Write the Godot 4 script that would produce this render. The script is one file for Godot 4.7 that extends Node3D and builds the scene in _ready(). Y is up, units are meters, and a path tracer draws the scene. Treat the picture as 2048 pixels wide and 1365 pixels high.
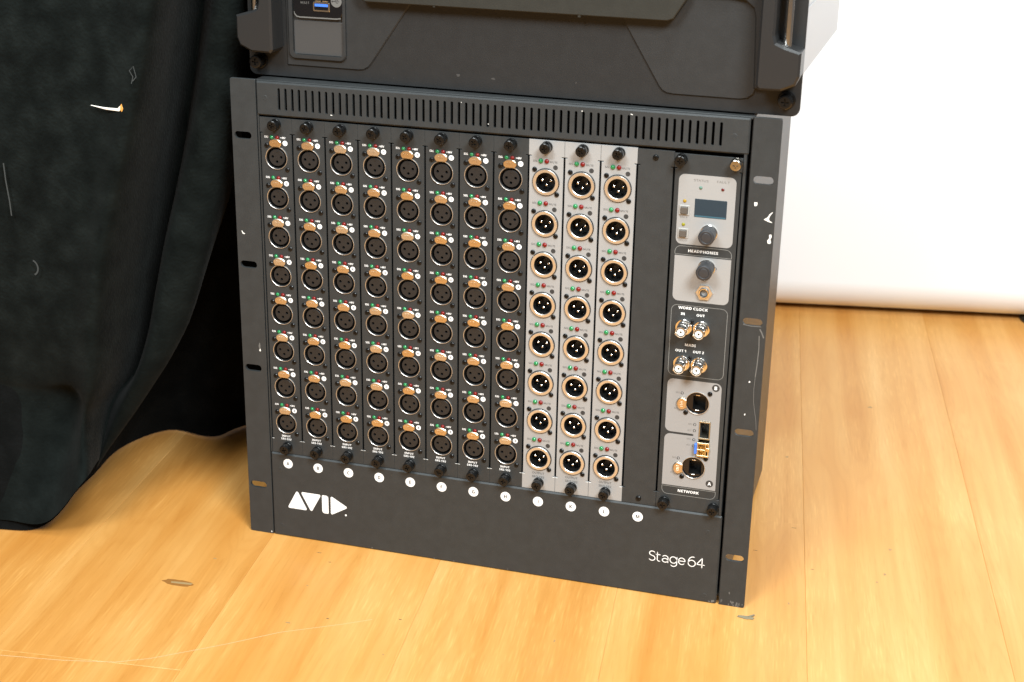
extends Node3D
# All builders work in millimetres, origin at the lower left front corner of the lower rack unit; meshes are committed in metres.

const S := 0.001
var M := {}
var used := {}
var rng := RandomNumberGenerator.new()
var glyphs := {}

# ------------------------------------------------------------------ mesh builder
class MB:
	var v := PackedVector3Array()
	var n := PackedVector3Array()
	var uv := PackedVector2Array()
	var has_uv := false

	# a triangle that faces towards the direction d; normals flat unless given
	func tri(a: Vector3, b: Vector3, c: Vector3, d: Vector3, na = null, nb = null, nc = null) -> void:
		var g := (b - a).cross(c - a)
		if g.length_squared() < 1e-14:
			return
		if g.dot(d) > 0.0:      # Godot's front faces run clockwise
			var t := b
			b = c
			c = t
			var tn = nb
			nb = nc
			nc = tn
		else:
			g = -g
		var f := g.normalized()
		v.append(a); v.append(b); v.append(c)
		n.append(f if na == null else na); n.append(f if nb == null else nb); n.append(f if nc == null else nc)

	func quad(a: Vector3, b: Vector3, c: Vector3, e: Vector3, d: Vector3, na = null, nb = null, nc = null, ne = null) -> void:
		tri(a, b, c, d, na, nb, nc)
		tri(a, c, e, d, na, nc, ne)

	func box(lo: Vector3, hi: Vector3, ch := 0.0) -> void:
		# box with chamfered edges
		var c := ch
		var m := (lo + hi) * 0.5
		for ax in 3:
			for s: int in [-1, 1]:
				var u := (ax + 1) % 3
				var w := (ax + 2) % 3
				var p: Array[Vector3] = []
				for q: Array in [[0, 0], [1, 0], [1, 1], [0, 1]]:
					var e := Vector3()
					e[ax] = hi[ax] if s > 0 else lo[ax]
					e[u] = hi[u] - c if q[0] else lo[u] + c
					e[w] = hi[w] - c if q[1] else lo[w] + c
					p.append(e)
				var d := Vector3()
				d[ax] = s
				quad(p[0], p[1], p[2], p[3], d)
		if c <= 0.0:
			return
		for ax in 3:                 # edges along axis ax
			var u := (ax + 1) % 3
			var w := (ax + 2) % 3
			for su: int in [-1, 1]:
				for sw: int in [-1, 1]:
					var p: Array[Vector3] = []
					for q: Array in [[0, 0], [1, 0], [1, 1], [0, 1]]:
						var e := Vector3()
						e[ax] = hi[ax] - c if q[0] else lo[ax] + c
						var cu := c if q[1] else 0.0
						var cw := 0.0 if q[1] else c
						e[u] = hi[u] - cu if su > 0 else lo[u] + cu
						e[w] = hi[w] - cw if sw > 0 else lo[w] + cw
						p.append(e)
					var d := Vector3()
					d[u] = su
					d[w] = sw
					quad(p[0], p[1], p[2], p[3], d)
		for sx: int in [-1, 1]:
			for sy: int in [-1, 1]:
				for sz: int in [-1, 1]:
					var k := Vector3(hi.x if sx > 0 else lo.x, hi.y if sy > 0 else lo.y, hi.z if sz > 0 else lo.z)
					var d := Vector3(sx, sy, sz)
					tri(k - Vector3(0, sy, sz) * c, k - Vector3(sx, 0, sz) * c, k - Vector3(sx, sy, 0) * c, d)

	# profile of (radius, z): outside at the back first, then the front, then inwards
	func lathe(prof: Array, seg: int, at := Vector3.ZERO) -> void:
		for i in prof.size() - 1:
			var p: Vector2 = prof[i]
			var q: Vector2 = prof[i + 1]
			var nr := Vector2(q.y - p.y, p.x - q.x).normalized()
			for k in seg:
				var a0 := TAU * k / seg
				var a1 := TAU * (k + 1) / seg
				var d0 := Vector3(cos(a0), sin(a0), 0)
				var d1 := Vector3(cos(a1), sin(a1), 0)
				var n0 := d0 * nr.x + Vector3(0, 0, nr.y)
				var n1 := d1 * nr.x + Vector3(0, 0, nr.y)
				var z0 := Vector3(0, 0, p.y)
				var z1 := Vector3(0, 0, q.y)
				quad(at + d0 * p.x + z0, at + d1 * p.x + z0, at + d1 * q.x + z1, at + d0 * q.x + z1, n0 + n1, n0, n1, n1, n0)

	func tube(a: Vector3, b: Vector3, r: float, seg := 12) -> void:
		var t := (b - a).normalized()
		var u := t.cross(Vector3(0.3, 0.9, 0.2)).normalized()
		var w := t.cross(u)
		for k in seg:
			var a0 := TAU * k / seg
			var a1 := TAU * (k + 1) / seg
			var d0 := u * cos(a0) + w * sin(a0)
			var d1 := u * cos(a1) + w * sin(a1)
			quad(a + d0 * r, a + d1 * r, b + d1 * r, b + d0 * r, d0 + d1, d0, d1, d1, d0)
			tri(a, a + d0 * r, a + d1 * r, -t)
			tri(b, b + d0 * r, b + d1 * r, t)

	# flat sheet with holes: outline counter-clockwise, front at zf with a chamfer outwards, back at zb
	func sheet(outline: PackedVector2Array, holes: Array, zb: float, zf: float, ch := 0.0, step := 4.0, hole_depth := -1.0) -> void:
		var o := PackedVector2Array()
		for i in outline.size():
			var a := outline[i]
			var b := outline[(i + 1) % outline.size()]
			var m := maxi(1, int(ceil(a.distance_to(b) / step)))
			for k in m:
				o.append(a.lerp(b, float(k) / m))
		var pts := o.duplicate()
		for h: PackedVector2Array in holes:
			for i in h.size():
				var b := h[(i + 1) % h.size()]
				var m := maxi(1, int(ceil(h[i].distance_to(b) / step)))
				for k in m:
					pts.append(h[i].lerp(b, float(k) / m))
		if holes.is_empty():
			pts = outline
		var idx := Geometry2D.triangulate_delaunay(pts) if holes.size() else Geometry2D.triangulate_polygon(pts)
		for i in range(0, idx.size(), 3):
			var a := pts[idx[i]]
			var b := pts[idx[i + 1]]
			var c := pts[idx[i + 2]]
			var m := (a + b + c) / 3.0
			if holes.size() and not Geometry2D.is_point_in_polygon(m, outline):
				continue
			var inside := false
			for h: PackedVector2Array in holes:
				if Geometry2D.is_point_in_polygon(m, h):
					inside = true
					break
			if not inside:
				tri(Vector3(a.x, a.y, zf), Vector3(b.x, b.y, zf), Vector3(c.x, c.y, zf), Vector3(0, 0, 1))
		var cnt := outline.size()
		var off := PackedVector2Array()
		for i in cnt:
			var p := outline[(i + cnt - 1) % cnt]
			var q := outline[i]
			var r := outline[(i + 1) % cnt]
			var e0 := (q - p).normalized()
			var e1 := (r - q).normalized()
			var n0 := Vector2(e0.y, -e0.x)
			var n1 := Vector2(e1.y, -e1.x)
			var mm := n0 + n1
			mm = mm / maxf(0.4, mm.length_squared() * 0.5) if mm.length() > 0.1 else n0
			off.append(q + mm * ch)
		for i in cnt:
			var j := (i + 1) % cnt
			var e := outline[j] - outline[i]
			var d := Vector3(e.y, -e.x, 0)
			var a := Vector3(outline[i].x, outline[i].y, zf)
			var b := Vector3(outline[j].x, outline[j].y, zf)
			var a1 := Vector3(off[i].x, off[i].y, zf - ch)
			var b1 := Vector3(off[j].x, off[j].y, zf - ch)
			if ch > 0.0:
				quad(a, b, b1, a1, d.normalized() + Vector3(0, 0, 1))
			quad(a1, b1, Vector3(b1.x, b1.y, zb), Vector3(a1.x, a1.y, zb), d)
		var hb := zb if hole_depth < 0.0 else zf - hole_depth
		for h: PackedVector2Array in holes:
			var c := Vector2()
			for p in h:
				c += p
			c /= h.size()
			for i in h.size():
				var a := h[i]
				var b := h[(i + 1) % h.size()]
				var d := c - (a + b) * 0.5
				quad(Vector3(a.x, a.y, zf), Vector3(b.x, b.y, zf), Vector3(b.x, b.y, hb), Vector3(a.x, a.y, hb), Vector3(d.x, d.y, 0))
				if hole_depth > 0.0:
					tri(Vector3(a.x, a.y, hb), Vector3(b.x, b.y, hb), Vector3(c.x, c.y, hb), Vector3(0, 0, 1))

	# a printed line of width w
	func ribbon(p: PackedVector2Array, w: float, z: float, closed := false, caps := false) -> void:
		var cnt := p.size()
		var l := PackedVector2Array()
		var r := PackedVector2Array()
		for i in cnt:
			var a := p[(i + cnt - 1) % cnt] if closed or i > 0 else p[i]
			var b := p[(i + 1) % cnt] if closed or i < cnt - 1 else p[i]
			var t := (b - a).normalized()
			var q := Vector2(-t.y, t.x) * w * 0.5
			l.append(p[i] + q)
			r.append(p[i] - q)
		for i in (cnt if closed else cnt - 1):
			var j := (i + 1) % cnt
			quad(Vector3(l[i].x, l[i].y, z), Vector3(l[j].x, l[j].y, z), Vector3(r[j].x, r[j].y, z), Vector3(r[i].x, r[i].y, z), Vector3(0, 0, 1))
		if caps:
			for e: Vector2 in [p[0], p[cnt - 1]]:
				for k in 12:
					var a0 := TAU * k / 12.0
					var a1 := TAU * (k + 1) / 12.0
					tri(Vector3(e.x, e.y, z), Vector3(e.x + cos(a0) * w * 0.5, e.y + sin(a0) * w * 0.5, z), Vector3(e.x + cos(a1) * w * 0.5, e.y + sin(a1) * w * 0.5, z), Vector3(0, 0, 1))

	func turn_since(first: int, t: Transform3D) -> void:
		for i in range(first, v.size()):
			v[i] = t * v[i]
			n[i] = (t.basis * n[i]).normalized()

	func arrays() -> Array:
		var a := []
		a.resize(Mesh.ARRAY_MAX)
		var w := PackedVector3Array()
		w.resize(v.size())
		for i in v.size():
			w[i] = v[i] * 0.001
		a[Mesh.ARRAY_VERTEX] = w
		a[Mesh.ARRAY_NORMAL] = n
		if has_uv:
			a[Mesh.ARRAY_TEX_UV] = uv
		return a

	func mesh(mat: Material) -> ArrayMesh:
		var m := ArrayMesh.new()
		m.add_surface_from_arrays(Mesh.PRIMITIVE_TRIANGLES, arrays())
		m.surface_set_material(0, mat)
		return m


# ------------------------------------------------------------------ outlines
func circ(x: float, y: float, r: float, n := 24) -> PackedVector2Array:
	var p := PackedVector2Array()
	for i in n:
		p.append(Vector2(x + r * cos(TAU * i / n), y + r * sin(TAU * i / n)))
	return p

func rr(x0: float, y0: float, x1: float, y1: float, r, n := 6) -> PackedVector2Array:
	# rounded rectangle, counter-clockwise from the lower left; r may be one radius or four (ll, lr, ur, ul)
	var q: Array = r if r is Array else [r, r, r, r]
	var p := PackedVector2Array()
	var cs := [[x0, y0, 1, 1, PI], [x1, y0, -1, 1, 1.5 * PI], [x1, y1, -1, -1, 0.0], [x0, y1, 1, -1, 0.5 * PI]]
	for k in 4:
		var c: Array = cs[k]
		var rad: float = q[k]
		if rad <= 0.0:
			p.append(Vector2(c[0], c[1]))
			continue
		var m := Vector2(c[0] + c[2] * rad, c[1] + c[3] * rad)
		for i in n + 1:
			var a: float = c[4] + 0.5 * PI * i / n
			p.append(m + Vector2(cos(a), sin(a)) * rad)
	return p

func stadium(x: float, y: float, w: float, h: float, n := 7) -> PackedVector2Array:
	return rr(x - w / 2, y - h / 2, x + w / 2, y + h / 2, minf(w, h) / 2 - 0.01, n)

func blob(x: float, y: float, rx: float, ry: float, n := 11, rough := 0.45) -> PackedVector2Array:
	var p := PackedVector2Array()
	for i in n:
		var k := 1.0 + rng.randf_range(-rough, rough)
		p.append(Vector2(x + rx * k * cos(TAU * i / n), y + ry * k * sin(TAU * i / n)))
	return p

func arc(x: float, y: float, rx: float, ry: float, a0: float, a1: float, n := 18) -> PackedVector2Array:
	var p := PackedVector2Array()
	for i in n + 1:
		var a := deg_to_rad(lerpf(a0, a1, float(i) / n))
		p.append(Vector2(x + rx * cos(a), y + ry * sin(a)))
	return p

# ------------------------------------------------------------------ lettering
func text(mb: MB, s: String, x: float, y: float, h: float, z: float, w := -1.0, bold := true, align := 0) -> void:
	# capital height h, centred (or from the left) at x, centred at y; w forces the width
	var key := s + ("b" if bold else "r")
	if not glyphs.has(key):
		var t := TextMesh.new()
		var f := SystemFont.new()
		f.font_names = PackedStringArray(["Droid Sans"])
		f.font_weight = 700 if bold else 400
		t.font = f
		t.font_size = 24
		t.pixel_size = 0.1
		t.depth = 0.0
		t.curve_step = 1.5
		t.text = s
		var a := t.get_mesh_arrays()
		glyphs[key] = [a[Mesh.ARRAY_VERTEX], a[Mesh.ARRAY_INDEX]]
	var vs: PackedVector3Array = glyphs[key][0]
	var ix = glyphs[key][1]
	if vs.is_empty():
		return
	var lo := Vector2(1e9, 1e9)
	var hi := -lo
	for p in vs:
		lo = lo.min(Vector2(p.x, p.y))
		hi = hi.max(Vector2(p.x, p.y))
	var sy := h / (hi.y - lo.y)
	var sx := sy if w < 0.0 else w / (hi.x - lo.x)
	var mid := (lo + hi) * 0.5
	var ax := mid.x if align == 0 else lo.x
	var cnt: int = ix.size() if ix != null and ix.size() > 0 else vs.size()
	for i in range(0, cnt, 3):
		var p: Array[Vector3] = []
		for k in 3:
			var q: Vector3 = vs[ix[i + k]] if ix != null and ix.size() > 0 else vs[i + k]
			p.append(Vector3(x + (q.x - ax) * sx, y + (q.y - mid.y) * sy, z))
		mb.tri(p[0], p[1], p[2], Vector3(0, 0, 1))

# ------------------------------------------------------------------ nodes
func numbered(called: String) -> String:
	var k: int = used.get(called, 0)
	used[called] = k + 1
	return called if k == 0 else "%s_%03d" % [called, k]

func thing(called: String, label: String, category: String, at := Vector3.ZERO) -> Node3D:
	var o := Node3D.new()
	o.name = numbered(called)
	o.position = at * S
	add_child(o, true)
	o.set_meta("label", label)
	o.set_meta("category", category)
	return o

func put(called: String, mesh: Mesh, parent: Node, at := Vector3.ZERO) -> MeshInstance3D:
	var o := MeshInstance3D.new()
	o.name = called
	o.mesh = mesh
	o.position = at * S
	o.cast_shadow = GeometryInstance3D.SHADOW_CASTING_SETTING_ON
	parent.add_child(o, true)
	return o

func part(called: String, mb: MB, mat: Material, parent: Node, at := Vector3.ZERO) -> MeshInstance3D:
	return put(called, mb.mesh(mat), parent, at)

# ------------------------------------------------------------------ materials
func lin(r: float, g: float, b: float) -> Color:
	return Color(r, g, b).linear_to_srgb()

func mat(c: Color, rough: float, metal := 0.0, spec := 0.5) -> StandardMaterial3D:
	var m := StandardMaterial3D.new()
	m.albedo_color = c
	m.roughness = rough
	m.metallic = metal
	m.metallic_specular = spec
	return m

func noise_tex(size: int, freq: float, lo: Color, hi: Color, sd: int, as_normal := false, oct := 4) -> Texture2D:
	var f := FastNoiseLite.new()
	f.seed = sd
	f.frequency = freq
	f.fractal_octaves = oct
	var im := f.get_seamless_image(size, size)
	im.convert(Image.FORMAT_RGB8)
	if as_normal:
		im.bump_map_to_normal_map(2.0)
	else:
		var d := im.get_data()
		for i in range(0, d.size(), 3):
			var c := lo.lerp(hi, d[i] / 255.0)
			d[i] = int(c.r * 255.0)
			d[i + 1] = int(c.g * 255.0)
			d[i + 2] = int(c.b * 255.0)
		im = Image.create_from_data(size, size, false, Image.FORMAT_RGB8, d)
	return ImageTexture.create_from_image(im)

func triplanar(m: StandardMaterial3D, per_metre: float) -> void:
	m.uv1_triplanar = true
	m.uv1_scale = Vector3.ONE * per_metre

func make_materials() -> void:
	var fine := noise_tex(256, 0.09, Color.BLACK, Color.WHITE, 3, true)
	var smudge := noise_tex(256, 0.012, Color(0.92, 0.92, 0.92), Color(1.0, 1.0, 1.0), 5)
	var paint := mat(lin(0.0295, 0.0325, 0.0335), 0.5, 0.0, 0.45)
	paint.albedo_texture = smudge
	paint.normal_enabled = true
	paint.normal_texture = fine
	paint.normal_scale = 0.14
	triplanar(paint, 22.0)
	M.paint = paint
	var upper := paint.duplicate()
	upper.albedo_color = lin(0.0155, 0.0162, 0.0167)
	M.upper = upper
	var raised := paint.duplicate()
	raised.albedo_color = lin(0.0215, 0.0225, 0.023)
	M.upper_light = raised
	var olive := paint.duplicate()
	olive.albedo_color = lin(0.0225, 0.0225, 0.0185)
	M.door = olive
	M.side = mat(lin(0.03, 0.03, 0.03), 0.36, 0.0, 0.45)
	M.handle = mat(lin(0.018, 0.0182, 0.0186), 0.34)
	M.upper_side = mat(lin(0.4, 0.4, 0.41), 0.28, 0.4, 0.6)
	M.dark = mat(lin(0.008, 0.008, 0.008), 0.6)
	M.nickel = mat(lin(0.72, 0.7, 0.67), 0.3, 0.9)
	M.nickel_bright = mat(lin(0.85, 0.82, 0.78), 0.14, 1.0)
	M.latch = mat(lin(0.72, 0.61, 0.48), 0.34, 1.0)
	M.latch_worn = mat(lin(0.72, 0.64, 0.53), 0.42, 1.0)
	M.latch_gold = mat(lin(0.72, 0.59, 0.43), 0.3, 1.0)
	M.cage = mat(lin(0.5, 0.48, 0.4), 0.4, 1.0)
	M.gold = mat(lin(0.8, 0.68, 0.46), 0.28, 1.0)
	M.black_plastic = mat(lin(0.006, 0.006, 0.006), 0.4)
	M.black_screw = mat(lin(0.005, 0.005, 0.005), 0.24, 0.0, 0.4)
	M.steel_screw = mat(lin(0.4, 0.38, 0.35), 0.2, 1.0)
	M.insert = mat(lin(0.0135, 0.0135, 0.014), 0.42)
	M.knob = mat(lin(0.03, 0.031, 0.034), 0.38)
	var silver := mat(lin(0.325, 0.325, 0.322), 0.45, 0.15, 0.5)
	silver.normal_enabled = true
	silver.normal_texture = fine
	silver.normal_scale = 0.04
	triplanar(silver, 14.0)
	M.silver = silver
	M.grey_print = mat(lin(0.275, 0.268, 0.262), 0.5)
	M.white_ink = mat(lin(0.85, 0.85, 0.84), 0.55)
	M.grey_ink = mat(lin(0.28, 0.28, 0.27), 0.55)
	M.line_ink = mat(lin(0.2, 0.2, 0.19), 0.55)
	M.dark_ink = mat(lin(0.035, 0.035, 0.035), 0.55)
	M.digit_ink = mat(lin(0.025, 0.025, 0.025), 0.55)
	M.pale_dark_ink = mat(lin(0.12, 0.11, 0.1), 0.55)
	M.green = mat(lin(0.012, 0.2, 0.06), 0.18, 0.0, 0.6)
	M.red = mat(lin(0.17, 0.005, 0.004), 0.3, 0.0, 0.45)
	M.dim_green = mat(lin(0.08, 0.17, 0.13), 0.25)
	M.dark_red = mat(lin(0.1, 0.008, 0.008), 0.2)
	M.amber = mat(lin(0.33, 0.2, 0.01), 0.3)
	M.lime = mat(lin(0.24, 0.22, 0.012), 0.3)
	M.lcd = mat(lin(0.02, 0.036, 0.05), 0.3, 0.0, 0.4)
	M.lcd_edge = mat(lin(0.03, 0.1, 0.14), 0.2)
	M.button_frame = mat(lin(0.33, 0.32, 0.3), 0.3)
	M.button = mat(lin(0.085, 0.073, 0.062), 0.5)
	M.pale = mat(lin(0.8, 0.77, 0.7), 0.35)
	M.blue = mat(lin(0.05, 0.17, 0.62), 0.4)
	M.chip = mat(lin(0.75, 0.74, 0.7), 0.4)
	M.chip_dull = mat(lin(0.12, 0.12, 0.115), 0.5)
	M.gloss_black = mat(lin(0.006, 0.006, 0.007), 0.12)
	M.module_grey = mat(lin(0.06, 0.06, 0.06), 0.4, 0.2)
	var cloth := mat(lin(0.0088, 0.0116, 0.0108), 0.95, 0.0, 0.2)
	cloth.albedo_texture = noise_tex(512, 0.012, Color(0.42, 0.47, 0.46), Color(1, 1, 1), 9, false, 5)
	cloth.normal_enabled = true
	cloth.normal_texture = noise_tex(256, 0.2, Color.BLACK, Color.WHITE, 13, true)
	cloth.normal_scale = 0.5
	cloth.rim_enabled = true
	cloth.rim = 0.07
	cloth.rim_tint = 0.3
	triplanar(cloth, 4.5)
	M.cloth = cloth
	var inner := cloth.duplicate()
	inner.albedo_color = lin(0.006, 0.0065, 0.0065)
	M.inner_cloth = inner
	M.thread = mat(lin(0.8, 0.76, 0.68), 0.6)
	M.orange = mat(lin(0.65, 0.3, 0.06), 0.5)
	M.scuff = mat(lin(0.035, 0.04, 0.04), 0.9)
	M.cabinet = mat(lin(0.8, 0.815, 0.835), 0.5, 0.0, 0.4)
	M.rubber = mat(lin(0.012, 0.013, 0.013), 0.3)
	M.subfloor = mat(lin(0.3, 0.17, 0.07), 0.7)
	M.mark = mat(lin(0.36, 0.22, 0.09), 0.6)
	M.mark_dark = mat(lin(0.16, 0.1, 0.045), 0.6)
	M.putty = mat(lin(0.33, 0.22, 0.1), 0.5)
	M.knot = mat(lin(0.27, 0.115, 0.025), 0.5)
	M.scratch = mat(lin(0.68, 0.46, 0.25), 0.6)
	M.lint = mat(lin(0.21, 0.18, 0.11), 0.9)
	M.wood = mat(Color.WHITE, 0.36, 0.0, 0.42)
	M.wood.albedo_texture = wood_texture()

func band(w: int, h: int, fx: float, sd: int, tw: int, th: int, oct := 3) -> PackedByteArray:
	var f := FastNoiseLite.new()
	f.seed = sd
	f.frequency = fx
	f.fractal_octaves = oct
	var im := f.get_seamless_image(w, h)
	im.convert(Image.FORMAT_L8)
	im.resize(tw, th, Image.INTERPOLATE_CUBIC)
	return im.get_data()

func wood_texture() -> Texture2D:
	# 680 mm across (four boards) by 2 m along the grain
	var w := 1024
	var h := 2048
	var wide := band(1024, 48, 0.013, 21, w, h, 3)
	var mid := band(1024, 80, 0.05, 22, w, h, 3)
	var fine := band(1024, 170, 0.3, 23, w, h, 2)
	var blotch := band(170, 340, 0.018, 24, w, h, 3)
	var warp := band(128, 128, 0.02, 25, w, h, 2)
	var d := PackedByteArray()
	d.resize(w * h * 3)
	var tones := [1.0, 0.94, 1.03, 0.975]
	var ring := PackedFloat32Array()
	ring.resize(1024)
	for i in 1024:
		ring[i] = pow(0.5 + 0.5 * sin(TAU * i / 1024.0), 3.0)
	var at := 0
	var i := 0
	for y in h:
		for x in w:
			var board := x >> 8
			var a := wide[i] * 0.00392 - 0.5
			var b := mid[i] * 0.00392 - 0.5
			var c := fine[i] * 0.00392 - 0.5
			var e := blotch[i] * 0.00392 - 0.5
			var g := ring[int(wide[i] * 22.0 + warp[i] * 30.0 + y * 0.5) & 1023]
			var k: float = tones[board] + a * 0.20 + b * 0.10 + e * 0.10 - g * 0.035
			k += clampf((c - 0.08) * 3.2, 0.0, 1.0) * clampf(0.35 + e * 2.4 + b * 1.2, 0.0, 1.0) * 0.17   # pale pores in strokes
			k -= clampf((-c - 0.16) * 2.5, 0.0, 1.0) * 0.13
			var warm := a * 0.10 + e * 0.08          # darker streaks are more orange
			d[at] = clampi(int(201.0 * pow(k, 0.42)), 0, 255)
			d[at + 1] = clampi(int(145.0 * pow(k, 0.62) * (1.0 + warm * 0.5)), 0, 255)
			d[at + 2] = clampi(int(77.0 * pow(k, 1.05) * (1.0 + warm * 1.6)), 0, 255)
			at += 3
			i += 1
	return ImageTexture.create_from_image(Image.create_from_data(w, h, false, Image.FORMAT_RGB8, d))

# ------------------------------------------------------------------ camera and light
func camera_and_light() -> void:
	var cam := Camera3D.new()
	cam.name = "camera"
	var x := Vector3(0.95943, 0.017136, -0.281426).normalized()
	var f := Vector3(-0.258087, -0.348478, -0.901085).normalized()
	x = (x - f * f.dot(x)).normalized()
	var y := x.cross(f)
	cam.transform = Transform3D(Basis(x, y, -f), Vector3(0.608917, 0.697337, 1.212184))
	cam.fov = 25.2025
	cam.near = 0.05
	cam.far = 60.0
	var at := CameraAttributesPhysical.new()
	at.frustum_focal_length = 53.68
	at.frustum_focus_distance = 1.36
	at.frustum_near = 0.05
	at.frustum_far = 60.0
	at.exposure_aperture = 11.0
	cam.attributes = at
	add_child(cam)
	cam.current = true
	var e := Environment.new()
	e.background_mode = Environment.BG_COLOR
	e.background_color = lin(0.6, 0.6, 0.61)
	e.background_energy_multiplier = 0.21
	e.tonemap_mode = Environment.TONE_MAPPER_LINEAR
	e.tonemap_exposure = 1.0
	e.sdfgi_enabled = true
	e.ssao_enabled = true
	e.ssil_enabled = true
	var we := WorldEnvironment.new()
	we.name = "environment"
	we.environment = e
	add_child(we)
	# two soft lamps high in front, one to the left and one to the right of the camera, and a smaller one overhead
	lamp("left_softbox_lamp", Vector3(-0.35, 2.3, 2.2), Vector3(0.3, 0.2, -0.1), Vector2(0.9, 0.8), 7.5, Color(0.965, 0.993, 1.0))
	lamp("right_softbox_lamp", Vector3(1.6, 2.2, 1.7), Vector3(0.25, 0.2, -0.1), Vector2(0.9, 0.8), 13.5, Color(0.965, 0.993, 1.0))
	lamp("overhead_lamp", Vector3(0.45, 2.6, 0.75), Vector3(0.3, 0.0, 0.1), Vector2(0.9, 0.9), 3.6, Color(0.965, 0.993, 1.0))

func lamp(called: String, at: Vector3, to: Vector3, size: Vector2, energy: float, c: Color) -> void:
	var l := AreaLight3D.new()
	l.name = called
	l.area_size = size
	l.light_energy = energy
	l.light_color = c
	l.shadow_enabled = true
	l.set("area_range", 12.0)
	add_child(l)
	l.look_at_from_position(at, to, Vector3(0.1, 0.9, -0.4))

# ------------------------------------------------------------------ floor
func make_floor() -> void:
	var o := Node3D.new()
	o.name = "floor"
	o.set_meta("kind", "structure")
	o.set_meta("label", "honey coloured wooden plank floor")
	add_child(o)
	var sub := MB.new()
	sub.box(Vector3(-3000, -40, -3000), Vector3(3500, -14, 4000))
	part("subfloor", sub, M.subfloor, o)
	# boards run away from the camera, turned a little; a board seam passes (550, 104)
	var turn := -atan(0.118)
	var dir := Vector3(sin(-turn), 0, cos(turn))
	var base := Vector3(550, 0, 104)
	var wd := 170.0
	rng.seed = 41
	for col in range(-9, 7):
		var z := -1900.0
		var ends := [1982.0, 1500.0] if col == -4 else [550.0 + rng.randf() * 300.0, 3300.0] if col % 3 == 1 else [3500.0]
		for ln: float in ends:
			var mb := MB.new()
			mb.box(Vector3(0.03, -14, 0.0), Vector3(wd - 0.03, rng.randf_range(-0.06, 0.0), ln - 0.1), 0.28)
			mb.has_uv = true
			var slice := rng.randi() % 4
			var vo := rng.randf()
			for p in mb.v:
				mb.uv.append(Vector2((slice * wd + clampf(p.x, 0.6, wd - 0.6)) / 680.0, p.z / 2000.0 + vo))
			var q := part("floor_plank", mb, M.wood, o, Vector3.ZERO)
			q.transform = Transform3D(Basis(Vector3.UP, -turn), (base + Vector3(cos(turn), 0, -sin(-turn)) * (col * wd) + dir * z) * S)
			z += ln
	# wear that belongs to the boards
	var f := func(called: String, pts: PackedVector2Array, m: Material, z: float) -> void:
		var mb := MB.new()
		mb.sheet(pts, [], -0.05, z, 0.0, 50.0)
		var q := part(called, mb, m, o)
		q.transform = Transform3D(Basis(Vector3.RIGHT, -PI / 2), Vector3.ZERO)
	rng.seed = 5
	# floor points are (x, -z)
	f.call("wood_knot", blob(-18, -116, 15, 5.0, 26, 0.10), M.knot, 0.1)
	f.call("knot_filler", PackedVector2Array([Vector2(-24, -118), Vector2(-14, -117.2), Vector2(-5, -116), Vector2(-4.6, -113), Vector2(-12, -113.6), Vector2(-20, -114.6), Vector2(-25, -115.6)]), M.putty, 0.18)
	for a: Array in [[98, 37, 3.2, 1.0], [82, 23, 4.5, 0.8], [-7, 64, 4.5, 1.2], [96, 84, 2.5, 1.2], [106, 149, 4.0, 2.0], [136, 132, 2.5, 1.0], [335, 106, 1.8, 3.2], [203, 172, 1.6, 1.2], [197, 114, 3.0, 1.0], [508, -171, 5.0, 0.8], [477, -112, 5.0, 0.6], [534, -91, 3.0, 0.8], [600, -102, 2.5, 4.5], [594, -85, 2.5, 2.0], [602, -154, 3.0, 6.0], [481, -339, 3.0, 12.0], [558, -513, 5.0, 22.0], [520, -20, 2.0, 8.0]]:
		f.call("floor_mark", blob(a[0], -a[1], a[2] * 0.5, minf(a[3], 4.0) * 0.55, 9, 0.5), M.mark_dark if a[3] < 1.1 else M.mark, 0.06)
	var s := MB.new()
	var line := PackedVector2Array()
	var ctl := [Vector2(-160, -279), Vector2(-100, -271), Vector2(-47, -262), Vector2(-4, -251), Vector2(21, -237), Vector2(70, -198), Vector2(106, -166), Vector2(152, -137), Vector2(179, -118)]
	for i in ctl.size() - 1:
		for k in 5:
			line.append((ctl[i] as Vector2).lerp(ctl[i + 1], k / 5.0))
	s.ribbon(line, 0.55, 0.13)
	var q2 := part("scratch", s, M.scratch, o)
	q2.transform = Transform3D(Basis(Vector3.RIGHT, -PI / 2), Vector3.ZERO)
	var lm := MB.new()
	lm.sheet(blob(487, -17, 6.5, 2.0, 18, 0.25), [], 0.1, 1.2, 0.3)
	lm.sheet(PackedVector2Array([Vector2(488, -16), Vector2(493, -11), Vector2(494, -11.8), Vector2(490, -17)]), [], 0.4, 1.6, 0.1)
	var l := part("lint_scrap", lm, M.lint, self)
	l.transform = Transform3D(Basis(Vector3.RIGHT, -PI / 2), Vector3.ZERO)
	l.set_meta("label", "small grey lint scrap on the floor by the lower rack unit's right corner")
	l.set_meta("category", "lint")

# ------------------------------------------------------------------ small shared meshes
var K := {}

func plus(r: float, w: float) -> PackedVector2Array:
	return PackedVector2Array([Vector2(w, -r), Vector2(w, -w), Vector2(r, -w), Vector2(r, w), Vector2(w, w), Vector2(w, r), Vector2(-w, r), Vector2(-w, w), Vector2(-r, w), Vector2(-r, -w), Vector2(-w, -w), Vector2(-w, -r)])

func dome(r: float, h: float, z0 := 0.0, n := 5) -> Array:
	var p := [Vector2(r, z0)]
	for i in range(1, n + 1):
		var a := 0.5 * PI * i / n
		p.append(Vector2(r * cos(a), z0 + h * sin(a)))
	return p

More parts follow.
